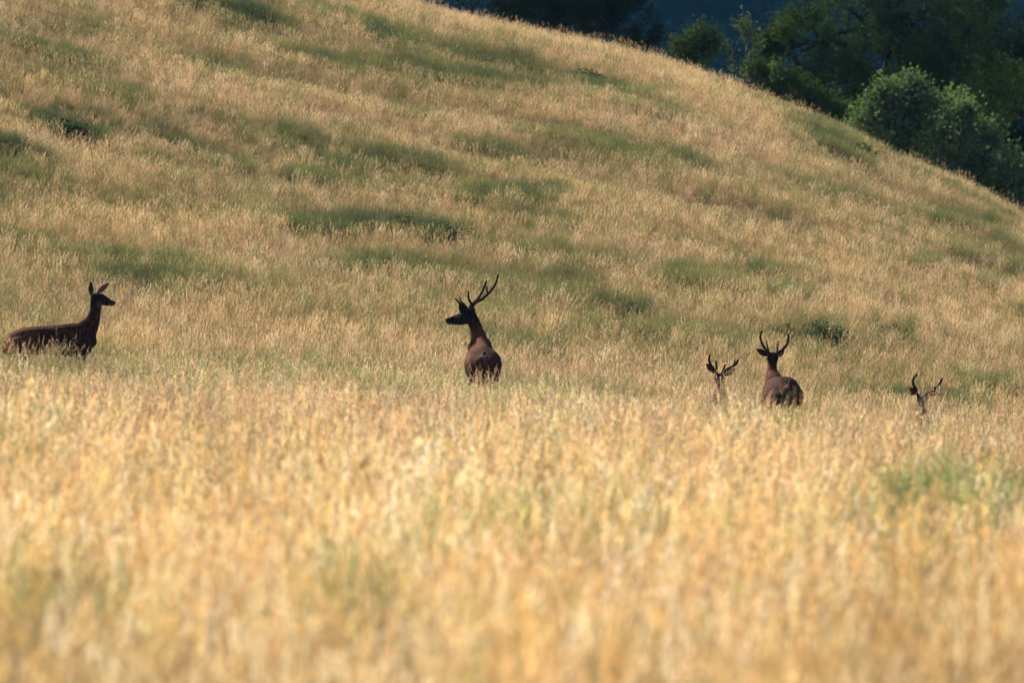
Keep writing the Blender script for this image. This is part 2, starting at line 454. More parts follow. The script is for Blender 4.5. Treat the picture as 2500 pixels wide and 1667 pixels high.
    if not hill: hs = hs * (1 + .45 * np.exp(-((x - 3.25) / .5) ** 2 - ((y - 178.5) / 2.0) ** 2) - .32 * np.exp(-((x - 4.25) / .45) ** 2 - ((y - 176) / 3.) ** 2) + .26 * np.exp(-((x + 6.9) / .55) ** 2 - ((y - 171) / 2.2) ** 2) + .55 * np.exp(-((x - 6.45) / .6) ** 2 - ((y - 178.5) / 2.0) ** 2))
    scl[:, 2] = hs
    az = r.uniform(0, 6.283, n)
    lean = np.abs(r.normal(.10 if not hill else .22, .12, n)); ld = r.normal(.0, .7, n)
    rot = euler_of(az, lean, ld)
    return scatter(name, protos, np.stack([x, y, z], 1), rot, scl, idx, c, [M_stem, M_seed, M_blade], label, 'grass')


# ------------------------------------------------------------------ red deer
def fur_material(name, rough=.75):
    m, n, l = new_mat(name)
    out = n.new('ShaderNodeOutputMaterial'); p = n.new('ShaderNodeBsdfPrincipled')
    a = n.new('ShaderNodeAttribute'); a.attribute_name = 'coat'
    tc = n.new('ShaderNodeTexCoord')
    mp = n.new('ShaderNodeMapping'); mp.inputs['Scale'].default_value = (1, 1, .35)
    t = n.new('ShaderNodeTexNoise'); t.inputs['Scale'].default_value = 32; t.inputs['Detail'].default_value = 7
    l.new(tc.outputs['Object'], mp.inputs[0]); l.new(mp.outputs[0], t.inputs['Vector'])
    r = n.new('ShaderNodeMapRange'); r.inputs[1].default_value = .3; r.inputs[2].default_value = .7; r.inputs[3].default_value = .25; r.inputs[4].default_value = 1.8
    l.new(t.outputs[0], r.inputs[0])
    mm = n.new('ShaderNodeMix'); mm.data_type = 'RGBA'; mm.blend_type = 'MULTIPLY'; mm.inputs[0].default_value = 1
    l.new(a.outputs['Color'], mm.inputs[6]); l.new(r.outputs[0], mm.inputs[7]); l.new(mm.outputs[2], p.inputs['Base Color'])
    p.inputs['Roughness'].default_value = .9; p.inputs['Specular IOR Level'].default_value = .03
    p.inputs['Sheen Weight'].default_value = .0; p.inputs['Sheen Roughness'].default_value = .4; p.inputs['Sheen Tint'].default_value = (.8, .35, .2, 1)
    b = n.new('ShaderNodeBump'); b.inputs['Strength'].default_value = .6; b.inputs['Distance'].default_value = .015
    l.new(t.outputs[0], b.inputs['Height']); l.new(b.outputs[0], p.inputs['Normal'])
    l.new(p.outputs[0], out.inputs[0]); return m
def plain_material(name, col, rough=.6, spec=.3):
    m, n, l = new_mat(name)
    out = n.new('ShaderNodeOutputMaterial'); p = n.new('ShaderNodeBsdfPrincipled')
    t = n.new('ShaderNodeTexNoise'); t.inputs['Scale'].default_value = 40
    mx = n.new('ShaderNodeMix'); mx.data_type = 'RGBA'
    mx.inputs[6].default_value = (*[c * .7 for c in col], 1); mx.inputs[7].default_value = (*[c * 1.3 for c in col], 1)
    l.new(t.outputs[0], mx.inputs[0]); l.new(mx.outputs[2], p.inputs['Base Color'])
    p.inputs['Roughness'].default_value = rough; p.inputs['Specular IOR Level'].default_value = spec
    l.new(p.outputs[0], out.inputs[0]); return m
M_fur = fur_material('deer_coat')
M_velvet = plain_material('antler_velvet', (.026, .016, .012), .95, .03)
M_eye = plain_material('deer_eye', (.005, .004, .004), .6, .15)
M_nose = plain_material('deer_nose', (.006, .005, .005), .6, .2)
M_tail = plain_material('tail_hair', (.03, .011, .007), .85, .1)
M_hoof = plain_material('deer_hoof', (.015, .012, .01), .5, .4)
M_hair = plain_material('deer_hair', (.045, .018, .011), .9, .03)

RED = (.095, .034, .015); BROWN = (.038, .015, .008); DARK = (.012, .008, .007); GREY = (.034, .019, .015)
PALE = (.10, .06, .045); FACE = (.016, .011, .009); BUFF = (.26, .17, .11); LEG = (.06, .032, .02)

def loft(st, ring=14):
    """closed tube through stations (centre, up/down radius, side radius, side vector or None, colour)"""
    P = [Vector(s[0]) for s in st]; n = len(P); V = []; Fc = []
    def rings(c, t, side, ra, rb):
        up = side.cross(t).normalized()
        return [c + side * (rb * math.cos(2 * math.pi * k / ring)) + up * (ra * math.sin(2 * math.pi * k / ring)) for k in range(ring)]
    T = []
    for i in range(n):
        T.append(((P[min(i + 1, n - 1)] - P[i]).normalized() + (P[i] - P[max(i - 1, 0)]).normalized()).normalized())
    rows = []
    for i in range(n):
        side = Vector(st[i][3]) if st[i][3] is not None else Vector((0, 1, 0))
        side = (side - T[i] * side.dot(T[i])).normalized()
        ra, rb = st[i][1], st[i][2]
        if i == 0:
            for q, s_ in ((.85, .5), (.5, .86)): rows.append(rings(P[0] - T[0] * min(ra, rb) * q, T[0], side, ra * s_, rb * s_))
        rows.append(rings(P[i], T[i], side, ra, rb))
        if i == n - 1:
            for q, s_ in ((.5, .86), (.85, .5)): rows.append(rings(P[i] + T[i] * min(ra, rb) * q, T[i], side, ra * s_, rb * s_))
    for r_ in rows: V += r_
    m = len(rows)
    for i in range(m - 1):
        for k in range(ring):
            a = i * ring + k; b = i * ring + (k + 1) % ring
            Fc.append((a, b, b + ring, a + ring))
    V.append(sum(rows[0], Vector()) / ring); V.append(sum(rows[-1], Vector()) / ring)
    for k in range(ring):
        Fc.append((len(V) - 2, (k + 1) % ring, k)); Fc.append((len(V) - 1, (m - 1) * ring + k, (m - 1) * ring + (k + 1) % ring))
    return V, Fc

def smooth_path(st, sub=4):
    """Catmull-Rom between the stations"""
    out = []
    n = len(st)
    for i in range(n - 1):
        p = [st[max(i - 1, 0)], st[i], st[i + 1], st[min(i + 2, n - 1)]]
        for k in range(sub):
            t = k / sub
            def cr(a, b, c, d): return .5 * ((2 * b) + (-a + c) * t + (2 * a - 5 * b + 4 * c - d) * t * t + (-a + 3 * b - 3 * c + d) * t ** 3)
            c = tuple(cr(*[q[0][j] for q in p]) for j in range(3))
            side = None
            if p[1][3] is not None: side = tuple(p[1][3][j] * (1 - t) + (p[2][3] or p[1][3])[j] * t for j in range(3))
            col = tuple(p[1][4][j] * (1 - t) + p[2][4][j] * t for j in range(3))
            out.append((c, max(.004, cr(*[q[1] for q in p])), max(.004, cr(*[q[2] for q in p])), side, col))
    out.append(st[-1]); return out

def deer_body(name, chains, root, voxel=.014, marks_and_light=()):
    V = []; Fc = []; CP = []; CC = []; CR = []
    for ch in chains:
        s_ = smooth_path(ch)
        v, f = loft(s_)
        o = len(V); V += v; Fc += [tuple(i + o for i in q) for q in f]
        for q in s_: CP.append(q[0]); CC.append(q[4]); CR.append(max(q[1], q[2]))
    tmp = mesh_obj(name + '_raw', V, Fc, None)
    md = tmp.modifiers.new('r', 'REMESH'); md.mode = 'VOXEL'; md.voxel_size = voxel
    sm = tmp.modifiers.new('s', 'SMOOTH'); sm.factor = .6; sm.iterations = 9
    dg = bpy.context.evaluated_depsgraph_get()
    me = bpy.data.meshes.new_from_object(tmp.evaluated_get(dg))
    bpy.data.objects.remove(tmp)
    me.name = name; me.materials.clear(); me.materials.append(M_fur); me.shade_smooth()
    co = np.empty(len(me.vertices) * 3, np.float32); me.vertices.foreach_get('co', co); co = co.reshape(-1, 3)
    CP = np.array(CP); CC = np.array(CC); CR = np.array(CR)
    d = np.linalg.norm(co[:, None] - CP[None], axis=2) / CR[None]
    w = 1 / (d ** 6 + 1e-4); w /= w.sum(1, keepdims=True)
    c = w @ CC
    for (mc, mr, mcol) in marks_and_light:  # coat markings, with rim light and sheen painted in on some deer
        dd = np.linalg.norm((co - np.array(mc)) / np.array(mr), axis=1)
        k = np.clip(1.4 - dd, 0, 1)[:, None]; k = k * k * (3 - 2 * k)
        c = c * (1 - k) + np.array(mcol) * k
    # uneven summer coat: tufts a little raised
    nz = fbm(co[:, 0] * 9 + co[:, 1] * 7, co[:, 2] * 7 + co[:, 1] * 5, 5, 3)
    c = c * (.75 + .5 * nz)[:, None]
    a = me.color_attributes.new('coat', 'FLOAT_COLOR', 'POINT')
    a.data.foreach_set('color', np.concatenate([c, np.ones((len(c), 1))], 1).astype(np.float32).ravel())
    o = bpy.data.objects.new(name, me); SC.collection.objects.link(o); o.parent = root
    return o

def fur_fringe(body, root, n, length, seed, zmin=.45):
    """short outer hairs so that the outline of the coat is soft"""
    me = body.data; r = random.Random(seed)
    b = Buf(); vs = me.vertices; cnt = len(vs)
    for _ in range(n):
        v = vs[r.randrange(cnt)]
        if v.co.z < zmin: continue
        nrm = v.normal; t = Vector((r.gauss(0, .5), r.gauss(0, .5), -1.0 + r.gauss(0, .4)))
        d = (nrm * .55 + (t - nrm * t.dot(nrm)).normalized() * .9).normalized()
        s_ = d.cross(nrm).normalized() * .0016; L = length * r.uniform(.5, 1.2)
        p = v.co - nrm * .002
        b.add([p - s_, p + s_, p + d * L], [(0, 1, 2)])
    o = mesh_obj('coat_hair', b.v, b.f, M_hair, root); o['kind'] = 'stuff'
    return o

def ear(root, base, tip, width, face, inner=PALE, name='ear'):
    """leaf shaped cupped ear; face = direction the hollow opens to"""
    base = Vector(base); tip = Vector(tip); ax = tip - base; L = ax.length; d = ax / L
    f = Vector(face); f = (f - d * f.dot(d)).normalized(); s_ = d.cross(f).normalized()
    prof = [(0, .35), (.12, .62), (.3, .95), (.5, 1.0), (.7, .78), (.86, .45), (.96, .18), (1.0, .04)]
    V = []; Fc = []; C_ = []
    for layer, off in ((0, 0), (1, -.008)):
        for t, w in prof:
            for k in range(7):
                q = (k - 3) / 3
                x = q * w * width * .5
                cup = (1 - q * q) * w * width * .30
                V.append(base + d * (L * t) + s_ * x * (1 - .1 * abs(q)) - f * (cup + (off if False else 0)) - f * (.008 if layer else 0))
                C_.append(inner if layer == 0 and abs(q) < .8 else BROWN)
    nr = len(prof); o = nr * 7
    for i in range(nr - 1):
        for k in range(6):
            a = i * 7 + k
            Fc.append((a, a + 1, a + 8, a + 7)); Fc.append((a + o, a + 7 + o, a + 8 + o, a + 1 + o))
        for k in (0, 6):
            a = i * 7 + k; Fc.append((a, a + 7, a + 7 + o, a + o))
    e = mesh_obj(name, V, Fc, M_fur, root, smooth=True)
    a = e.data.color_attributes.new('coat', 'FLOAT_COLOR', 'POINT')
    a.data.foreach_set('color', np.concatenate([np.array(C_), np.ones((len(V), 1))], 1).astype(np.float32).ravel())
    return e

def antler(root, paths, name='antler'):
    """velvet antler: list of (points, radius at base, radius at tip); one mesh of beam and tines"""
    V = []; Fc = []
    for pts, r0, r1 in paths:
        n = len(pts); r0 *= 1.12; r1 *= 1.15
        st = [(p, r0 + (r1 - r0) * i / (n - 1), r0 + (r1 - r0) * i / (n - 1), (.1, 1, .05), DARK) for i, p in enumerate(pts)]
        st = smooth_path(st, 5)
        st = [(q[0], q[1] * (1 + .10 * math.sin(i * 2.1)), q[2], q[3], q[4]) for i, q in enumerate(st)]
        v, f = loft(st, 10); o = len(V); V += v; Fc += [tuple(i + o for i in q) for q in f]
    return mesh_obj(name, V, Fc, M_velvet, root, smooth=True)

def ball(root, c, r, mat, name, sq=(1, 1, 1)):
    V = []; Fc = []; nu, nv = 12, 8
    for j in range(nv + 1):
        th = math.pi * j / nv
        for i in range(nu):
            ph = 2 * math.pi * i / nu
            V.append((c[0] + r * sq[0] * math.sin(th) * math.cos(ph), c[1] + r * sq[1] * math.sin(th) * math.sin(ph), c[2] + r * sq[2] * math.cos(th)))
    for j in range(nv):
        for i in range(nu):
            Fc.append((j * nu + i, j * nu + (i + 1) % nu, (j + 1) * nu + (i + 1) % nu, (j + 1) * nu + i))
    return mesh_obj(name, V, Fc, mat, root, smooth=True)

def hoof(root, x, y, fx, fy, z=.0):
    for s_ in (-1, 1):
        cx, cy = x - fy * .016 * s_, y + fx * .016 * s_
        V = []
        for (f, w, h) in ((-.03, .013, 0), (.055, .008, 0), (-.02, .015, .05), (.02, .013, .055)):
            V += [(cx + fx * f - fy * w, cy + fy * f + fx * w, z + h), (cx + fx * f + fy * w, cy + fy * f - fx * w, z + h)]
        mesh_obj('hoof', V, [(0, 1, 3, 2), (4, 5, 7, 6), (0, 2, 6, 4), (1, 5, 7, 3), (2, 3, 7, 6), (0, 4, 5, 1)], M_hoof, root)

def leg_chain(top, joint, low, fet, toe, r, side=(0, 1, 0), c0=BROWN):
    return [(top, r * 1.0, r * .7, side, c0), (tuple((top[i] * .5 + joint[i] * .5) for i in range(3)), r * .72, r * .52, side, c0), (joint, r * .42, r * .36, side, LEG),
            (low, .023, .021, side, LEG), (fet, .028, .026, side, LEG), (toe, .030, .026, side, DARK)]

Y_ = (0, 1, 0); X_ = (1, 0, 0)

# --- hind on the left, side on, looking right
D = 174.0; SP = 27778 / D
gx0 = (120 - 1250) / SP; root = empty('red_deer', (gx0, D, float(ground(gx0, D))))
tag(root, 'reddish brown hind without antlers standing side-on at far left, looking right', 'deer', 'red deer standing in the ripe grass')
gz = float(ground(gx0, D))
def P(px, py, y=0.0): return ((px - 1250) / SP - gx0, y, (833.5 - py) / SP - gz)
def st2(px, top, bot, hw, col, y=0.0):
    return (P(px, (top + bot) / 2, y), (bot - top) / 2 / SP, hw, Y_, col)
def z_(p, z, y=None): return (p[0], p[1] if y is None else y, z)
hy = .07
ch = [
 [st2(17, 834, 866, .09, RED), st2(32, 815, 880, .17, RED), st2(62, 799, 874, .205, RED), st2(98, 795.5, 868, .21, BROWN), st2(138, 793, 870, .225, BROWN), st2(170, 789, 872, .20, BROWN), st2(200, 789, 868, .17, BROWN), st2(219, 800, 852, .12, DARK)],
 [(P(196, 822), .19, .13, Y_, BROWN), (P(214, 802), .165, .12, Y_, BROWN), (P(226, 782), .115, .09, Y_, BROWN), (P(232, 762), .092, .075, Y_, BROWN), (P(234, 744), .088, .07, Y_, DARK), (P(233, 730), .08, .065, Y_, FACE)],
 [(P(231, 727, -.005), .08, .07, Y_, FACE), (P(243, 729, -.01), .088, .072, Y_, FACE), (P(256, 734.5, -.02), .076, .055, Y_, FACE), (P(268, 739, -.03), .054, .042, Y_, FACE), (P(276, 740.5, -.035), .046, .038, Y_, DARK)],
]
T_ = [P(44, 850), P(201, 855)]
for s_, dx in ((-1, .06), (1, .02)):
    hx0 = P(38 , 0)[0]
    ch.append([((hx0 + .05 + dx, s_ * .135, .80), .20, .11, Y_, RED), ((hx0 + .04 + dx, s_ * .14, .62), .13, .075, Y_, BROWN), ((hx0 - .03 + dx, s_ * .12, .50), .065, .045, Y_, LEG), ((hx0 - .12 + dx, s_ * .12, .38), .035, .027, Y_, LEG), ((hx0 - .08 + dx, s_ * .12, .22), .024, .022, Y_, LEG), ((hx0 - .05 + dx, s_ * .12, .09), .028, .025, Y_, LEG), ((hx0 - .02 + dx, s_ * .12, .04), .028, .025, Y_, DARK)])
    fx0 = P(200, 0)[0] - (.06 if s_ > 0 else 0)
    ch.append([((fx0 - .10, s_ * .08, .98), .07, .06, Y_, BROWN), ((fx0 + .03, s_ * .145, .78), .13, .07, Y_, BROWN), ((fx0 + .06, s_ * .12, .66), .09, .06, Y_, BROWN)])
    ch.append(leg_chain((fx0, s_ * .10, .72), (fx0 + .02, s_ * .10, .36), (fx0 + .01, s_ * .10, .22), (fx0 + .01, s_ * .10, .10), (fx0 + .03, s_ * .10, .04), .11))
    hoof(root, hx0 - .01 + dx, s_ * .12, 1, 0); hoof(root, fx0 + .04, s_ * .10, 1, 0)
body = deer_body('body', ch, root, marks_and_light=[(P(13, 848), (.12, .2, .16), (.20, .07, .03)), (P(246, 744, -.06), (.07, .05, .05), (.07, .045, .035)), (P(272, 744, -.04), (.05, .06, .025), (.10, .07, .055)), (P(40, 800), (.18, .2, .07), (.11, .034, .017))])  # red rump edge and croup: warm rim light painted over the rump patch
fur_fringe(body, root, 9000, .022, 1)
ear(root, P(223, 722, -.055), P(222, 688, -.10), .088, (-.1, -1, 0), (.05, .03, .025))
ear(root, P(238, 716, .05), P(265.5, 690, .10), .085, (.35, -1, .3), (.10, .05, .045))
ball(root, P(247.5, 726, -.075), .019, M_eye, 'eye'); ball(root, P(247.5, 726, .06), .019, M_eye, 'eye')
ball(root, P(281, 738.5, -.036), .022, M_nose, 'nose', (.8, 1.3, 1))
V_, F_ = loft([(P(14, 838), .035, .03, Y_, RED), (P(9.5, 848), .028, .022, Y_, RED), (P(9, 858), .012, .01, Y_, RED)], 8)
t_ = mesh_obj('tail', V_, F_, M_hair, root, smooth=True)
KEEP_CLEAR.append((gx0 - .0, D, .85, .30))

# --- stag in the middle, seen from behind, head turned to the left
D = 169.5; SP = 27778 / D
gx0 = (1178 - 1250) / SP; gz = float(ground(gx0, D)); root = empty('red_deer', (gx0, D, gz))
tag(root, 'stag seen from behind in the middle, head turned left, long velvet antlers', 'deer', 'red deer standing in the ripe grass')
def s3(px, top, bot, hwpx, col, y): return (P(px, (top + bot) / 2, y), (bot - top) / 2 / SP, hwpx / SP, X_, col)
ch = [
 [s3(1182, 866, 905, 26, BROWN, -.04), s3(1182, 857, 920, 38, BROWN, .12), s3(1181, 848, 930, 45, BROWN, .36), s3(1178, 845, 940, 46, RED, .70), s3(1175, 834, 938, 40, RED, 1.0), s3(1172, 817, 930, 28, GREY, 1.22), s3(1168, 824, 915, 24, BROWN, 1.42)],
 [(P(1170, 850, 1.2), .20, .15, X_, RED), (P(1168, 826, 1.32), .16, .128, X_, RED), (P(1163, 806, 1.40), .12, .103, X_, BROWN), (P(1157, 788, 1.43), .10, .092, X_, DARK), (P(1150, 772, 1.43), .085, .086, X_, DARK), (P(1147, 760, 1.43), .075, .07, X_, FACE)],
 [(P(1147, 765, 1.43), .088, .075, Y_, FACE), (P(1138, 772, 1.42), .112, .075, Y_, FACE), (P(1124, 778, 1.40), .098, .06, Y_, FACE), (P(1110, 780.5, 1.385), .078, .05, Y_, FACE), (P(1098, 783, 1.37), .060, .042, Y_, DARK), (P(1093, 783.5, 1.365), .054, .04, Y_, DARK)],
]
ch.append([(P(1182, 875, .10), .06, .06, X_, BROWN), (P(1181, 854, .36), .055, .07, X_, BROWN), (P(1178, 846, .70), .05, .07, X_, RED), (P(1174, 833, 1.0), .06, .07, X_, RED), (P(1171, 822, 1.2), .06, .07, X_, RED), (P(1168, 830, 1.35), .06, .06, X_, RED)])
ch.append([(P(1187, 832, 1.12), .05, .05, X_, GREY), (P(1192, 850, 1.15), .09, .07, X_, BROWN)]); ch.append([(P(1157, 832, 1.12), .05, .05, X_, RED), (P(1151, 850, 1.15), .09, .07, X_, RED)])  # red left and grey right shoulder paint the sun side into the coat
for s_, dy in ((-1, .05), (1, -.06)):
    x0 = P(1181, 0)[0] + s_ * .15
    ch.append([((x0, .22 + dy, .84), .17, .11, X_, BROWN), ((x0, .18 + dy, .64), .12, .085, X_, BROWN), ((x0, .12 + dy, .52), .07, .05, X_, LEG), ((x0, .0 + dy, .42), .038, .03, X_, LEG), ((x0, .04 + dy, .24), .026, .024, X_, LEG), ((x0, .07 + dy, .10), .03, .028, X_, LEG), ((x0, .10 + dy, .04), .03, .028, X_, DARK)])
    hoof(root, x0, .12 + dy, 0, 1)
    x1 = P(1172, 0)[0] + s_ * .12
    ch.append(leg_chain((x1, 1.25, .78), (x1, 1.25 + dy, .40), (x1, 1.24 + dy, .24), (x1, 1.24 + dy, .11), (x1, 1.26 + dy, .04), .13, X_))
    hoof(root, x1, 1.28 + dy, 0, 1)
body = deer_body('body', ch, root, marks_and_light=[(P(1162, 838, .9), (.10, .6, .12), (.085, .030, .015)), (P(1195, 835, .5), (.07, .3, .06), (.07, .05, .042)), (P(1181, 878, -.06), (.11, .12, .15), (.085, .045, .03)), (P(1140, 868, .3), (.06, .5, .12), (.10, .038, .025)), (P(1116, 771, 1.35), (.05, .05, .025), (.11, .07, .05)), (P(1101, 790, 1.36), (.05, .05, .02), (.09, .065, .055))])  # red left flank and back and grey hip sheen are sunlight painted into coat
fur_fringe(body, root, 9000, .024, 2)
ear(root, P(1136, 768, 1.34), P(1120, 738, 1.28), .125, (-.3, -1, .1), (.014, .01, .009))
ear(root, P(1154, 764, 1.50), P(1153, 748, 1.68), .09, (-.3, 1, 0), (.04, .025, .02))
antler(root, [([P(1150, 756, 1.36), P(1153, 745, 1.34), P(1163, 736, 1.32), P(1177, 729, 1.28), P(1190, 717.5, 1.24), P(1202, 704, 1.22), P(1211, 688, 1.24), P(1216, 669.5, 1.27)], .026, .012),
              ([P(1154, 744, 1.34), P(1146, 734, 1.28), P(1143, 724, 1.24), P(1142.5, 711, 1.22)], .019, .011),
              ([P(1191, 716, 1.24), P(1188.5, 708, 1.2), P(1188, 699, 1.18)], .014, .010)])
antler(root, [([P(1145, 757, 1.46), P(1149, 744, 1.50), P(1158, 736, 1.56), P(1168, 726, 1.60), P(1176, 712, 1.64), P(1181.5, 700, 1.66), P(1186.5, 686, 1.68)], .023, .013),
              ([P(1141, 758, 1.44), P(1129, 749, 1.44), P(1120, 738, 1.46), P(1111, 729, 1.48)], .021, .010),
              ([P(1140, 752, 1.47), P(1131, 742, 1.50), P(1125, 735, 1.52), P(1122, 725.5, 1.53)], .017, .010)])
ball(root, P(1124, 768.5, 1.352), .021, M_eye, 'eye'); ball(root, P(1124, 768.5, 1.455), .021, M_eye, 'eye')
ball(root, P(1088.5, 780.5, 1.365), .025, M_nose, 'nose', (.8, 1.3, 1))
V_, F_ = loft([(P(1182, 862, .0), .03, .03, X_, RED), (P(1182, 874, -.045), .026, .026, X_, RED), (P(1182, 888, -.06), .012, .012, X_, RED)], 8)
mesh_obj('tail', V_, F_, M_tail, root, smooth=True)
KEEP_CLEAR.append((gx0, D + .62, .32, .92))

# --- stag at the right, walking away to the left, seen from behind
D = 180.0; SP = 27778 / D
gx0 = (1912 - 1250) / SP; gz = float(ground(gx0, D)); root = empty('red_deer', (gx0, D, gz))
tag(root, 'reddish stag seen from behind on the right, lyre-shaped antlers raised against the grass', 'deer', 'red deer standing in the ripe grass')
SX = (.90, .43, 0)
def s4(px, top, bot, hw, col, y): return (P(px, (top + bot) / 2, y), (bot - top) / 2 / SP, hw, SX, col)
ch = [
 [s4(1928, 938, 985, .14, BROWN, .0), s4(1925, 922, 1004, .215, BROWN, .15), s4(1920, 918, 1012, .235, GREY, .36), s4(1910, 920, 1016, .235, GREY, .62), s4(1900, 919, 1016, .235, RED, .86), s4(1893, 915, 1006, .19, RED, 1.04), s4(1888, 922, 992, .14, RED, 1.2)],
 [(P(1893, 938, 1.0), .19, .14, X_, RED), (P(1890, 920, 1.12), .14, .115, X_, RED), (P(1889, 903, 1.18), .105, .085, X_, BROWN), (P(1890, 889, 1.20), .09, .072, X_, DARK), (P(1891, 877, 1.20), .085, .078, X_, DARK)],
 [(P(1891, 872, 1.18), .085, .09, X_, DARK), (P(1891, 874, 1.28), .095, .092, X_, FACE), (P(1888, 880, 1.42), .07, .065, X_, FACE), (P(1886, 884, 1.55), .045, .045, X_, FACE), (P(1885, 886, 1.62), .038, .04, X_, DARK)],
]
ch.append([(P(1913, 925, .22), .045, .05, X_, RED), (P(1910, 930, .34), .06, .06, X_, RED)])
ch.append([(P(1904, 917, .98), .045, .045, X_, RED), (P(1907, 932, .95), .08, .06, X_, RED)])
for s_, dy in ((-1, .08), (1, -.05)):
    x0 = P(1926, 0)[0] + s_ * .14; y0_ = .2 + s_ * .06
    ch.append([((x0, y0_, .84), .17, .11, X_, BROWN), ((x0, y0_ - .04 + dy, .64), .12, .085, X_, BROWN), ((x0, y0_ - .1 + dy, .52), .07, .05, X_, DARK), ((x0, y0_ - .2 + dy, .42), .038, .03, X_, LEG), ((x0, y0_ - .16 + dy, .24), .026, .024, X_, LEG), ((x0, y0_ - .13 + dy, .10), .03, .028, X_, LEG), ((x0, y0_ - .1 + dy, .04), .03, .028, X_, DARK)])
    hoof(root, x0, y0_ - .08 + dy, 0, 1)
    x1 = P(1893, 0)[0] + s_ * .12
    ch.append(leg_chain((x1, 1.0, .78), (x1, 1.0 + dy, .40), (x1, .99 + dy, .24), (x1, .99 + dy, .11), (x1, 1.01 + dy, .04), .13, X_))
    hoof(root, x1, 1.03 + dy, 0, 1)
body = deer_body('body', ch, root, marks_and_light=[(P(1930, 942, -.05), (.16, .14, .055), (.085, .038, .026)), (P(1915, 962, -.05), (.16, .16, .10), (.035, .028, .02)), (P(1945, 962, .0), (.07, .2, .2), (.02, .016, .013)), (P(1874, 945, .7), (.08, .6, .16), (.085, .034, .021)), (P(1880, 905, 1.1), (.035, .1, .12), (.10, .045, .03))])
fur_fringe(body, root, 9000, .024, 3)
ear(root, P(1878, 868, 1.21), P(1850.5, 851.5, 1.24), .105, (-.2, 1, .3), (.03, .02, .018))
ear(root, P(1904, 870, 1.21), P(1920, 856, 1.24), .095, (.5, -.6, -.1), (.16, .10, .09))
antler(root, [([P(1883, 866, 1.22), P(1880, 860.5, 1.22), P(1868.5, 846, 1.18), P(1862, 832, 1.15), P(1860, 820, 1.15), P(1863.8, 809, 1.17)], .022, .014),
              ([P(1882, 864, 1.24), P(1879, 849, 1.36), P(1875.6, 832.5, 1.42)], .016, .009)])
antler(root, [([P(1899, 867, 1.22), P(1903, 861.5, 1.22), P(1916, 853.5, 1.18), P(1925, 841, 1.15), P(1929.6, 827, 1.15), P(1929, 816.5, 1.17)], .022, .014),
              ([P(1901, 863, 1.24), P(1903.5, 848, 1.36), P(1905.5, 834, 1.42)], .016, .009),
              ([P(1913, 855.5, 1.2), P(1916, 850, 1.2), P(1917.5, 845, 1.2)], .012, .007)])
for q in (-1, 1): ball(root, P(1889.5 + q * 11, 876, 1.37), .021, M_eye, 'eye')
ball(root, P(1884.6, 885.5, 1.66), .024, M_nose, 'nose')
V_, F_ = loft([(P(1929, 932, -.02), .035, .035, X_, RED), (P(1930, 944, -.09), .03, .028, X_, RED), (P(1930, 957, -.10), .012, .012, X_, RED)], 8)
mesh_obj('tail', V_, F_, M_hair, root, smooth=True)
KEEP_CLEAR.append((gx0 - .02, D + .55, .36, .85))

# --- two stags lying down in the grass, only head and antlers above it, facing the camera
def lying(px0, py_poll, D_, label, ears, ant, tilt=0.):
    global D, SP, gx0, gz
    D = D_; SP = 27778 / D
    gx0 = (px0 - 1250) / SP; gz = float(ground(gx0, D)); root = empty('red_deer', (gx0, D, gz))
    tag(root, label, 'deer', 'stags lying in the grass with only heads showing')
    h = P(px0, py_poll)[2]
    ch = [
     [((.05, 1.55, .28), .16, .17, X_, RED), ((.04, 1.35, .32), .27, .24, X_, RED), ((.03, 1.0, .33), .28, .27, X_, BROWN), ((.02, .6, .35), .30, .27, X_, BROWN), ((.0, .32, .36), .27, .22, X_, BROWN), ((0, .18, .36), .18, .16, X_, BROWN)],
     [((0, .30, .45), .19, .15, X_, BROWN), ((0, .16, .66), .13, .115, X_, BROWN), ((0, .08, h - .28), .10, .09, X_, BROWN), ((0, .03, h - .13), .085, .078, X_, FACE)],
     [((0, .04, h - .09), .085, .085, X_, FACE), ((0, -.06, h - .11), .085, .086, X_, FACE), ((tilt, -.20, h - .19), .07, .062, X_, FACE), ((tilt * 1.5, -.31, h - .26), .045, .044, X_, FACE), ((tilt * 1.7, -.37, h - .29), .038, .04, X_, DARK)]]
    for s_ in (-1, 1):
        ch.append([((s_ * .16, .35, .28), .12, .07, X_, BROWN), ((s_ * .20, .10, .12), .055, .045, X_, LEG), ((s_ * .20, -.10, .07), .03, .03, X_, LEG), ((s_ * .17, .12, .045), .026, .026, X_, LEG)])
        ch.append([((s_ * .20, 1.30, .28), .17, .09, X_, BROWN), ((s_ * .30, 1.0, .13), .07, .06, X_, BROWN), ((s_ * .30, 1.3, .07), .035, .03, X_, LEG), ((s_ * .28, 1.05, .045), .026, .026, X_, LEG)])
        hoof(root, s_ * .17, .16, 0, 1); hoof(root, s_ * .28, 1.0, 0, -1)
        ball(root, (s_ * .075 + tilt * .4, -.10, h - .10), .021, M_eye, 'eye')
    body = deer_body('body', ch, root, marks_and_light=[((0, -.02, h - .04), (.05, .06, .03), (.05, .025, .018))])
    fur_fringe(body, root, 3000, .022, 5, zmin=.3)
    ball(root, (tilt * 1.75, -.405, h - .285), .026, M_nose, 'nose')
    for b_, t_, w_, f_ in ears: ear(root, P(*b_), P(*t_), w_, f_, (.055, .03, .025))
    for a_ in ant: antler(root, [([P(*q) for q in pts], r0, r1) for pts, r0, r1 in a_])
    KEEP_CLEAR.append((gx0 + .03, D + .75, .36, 1.0))

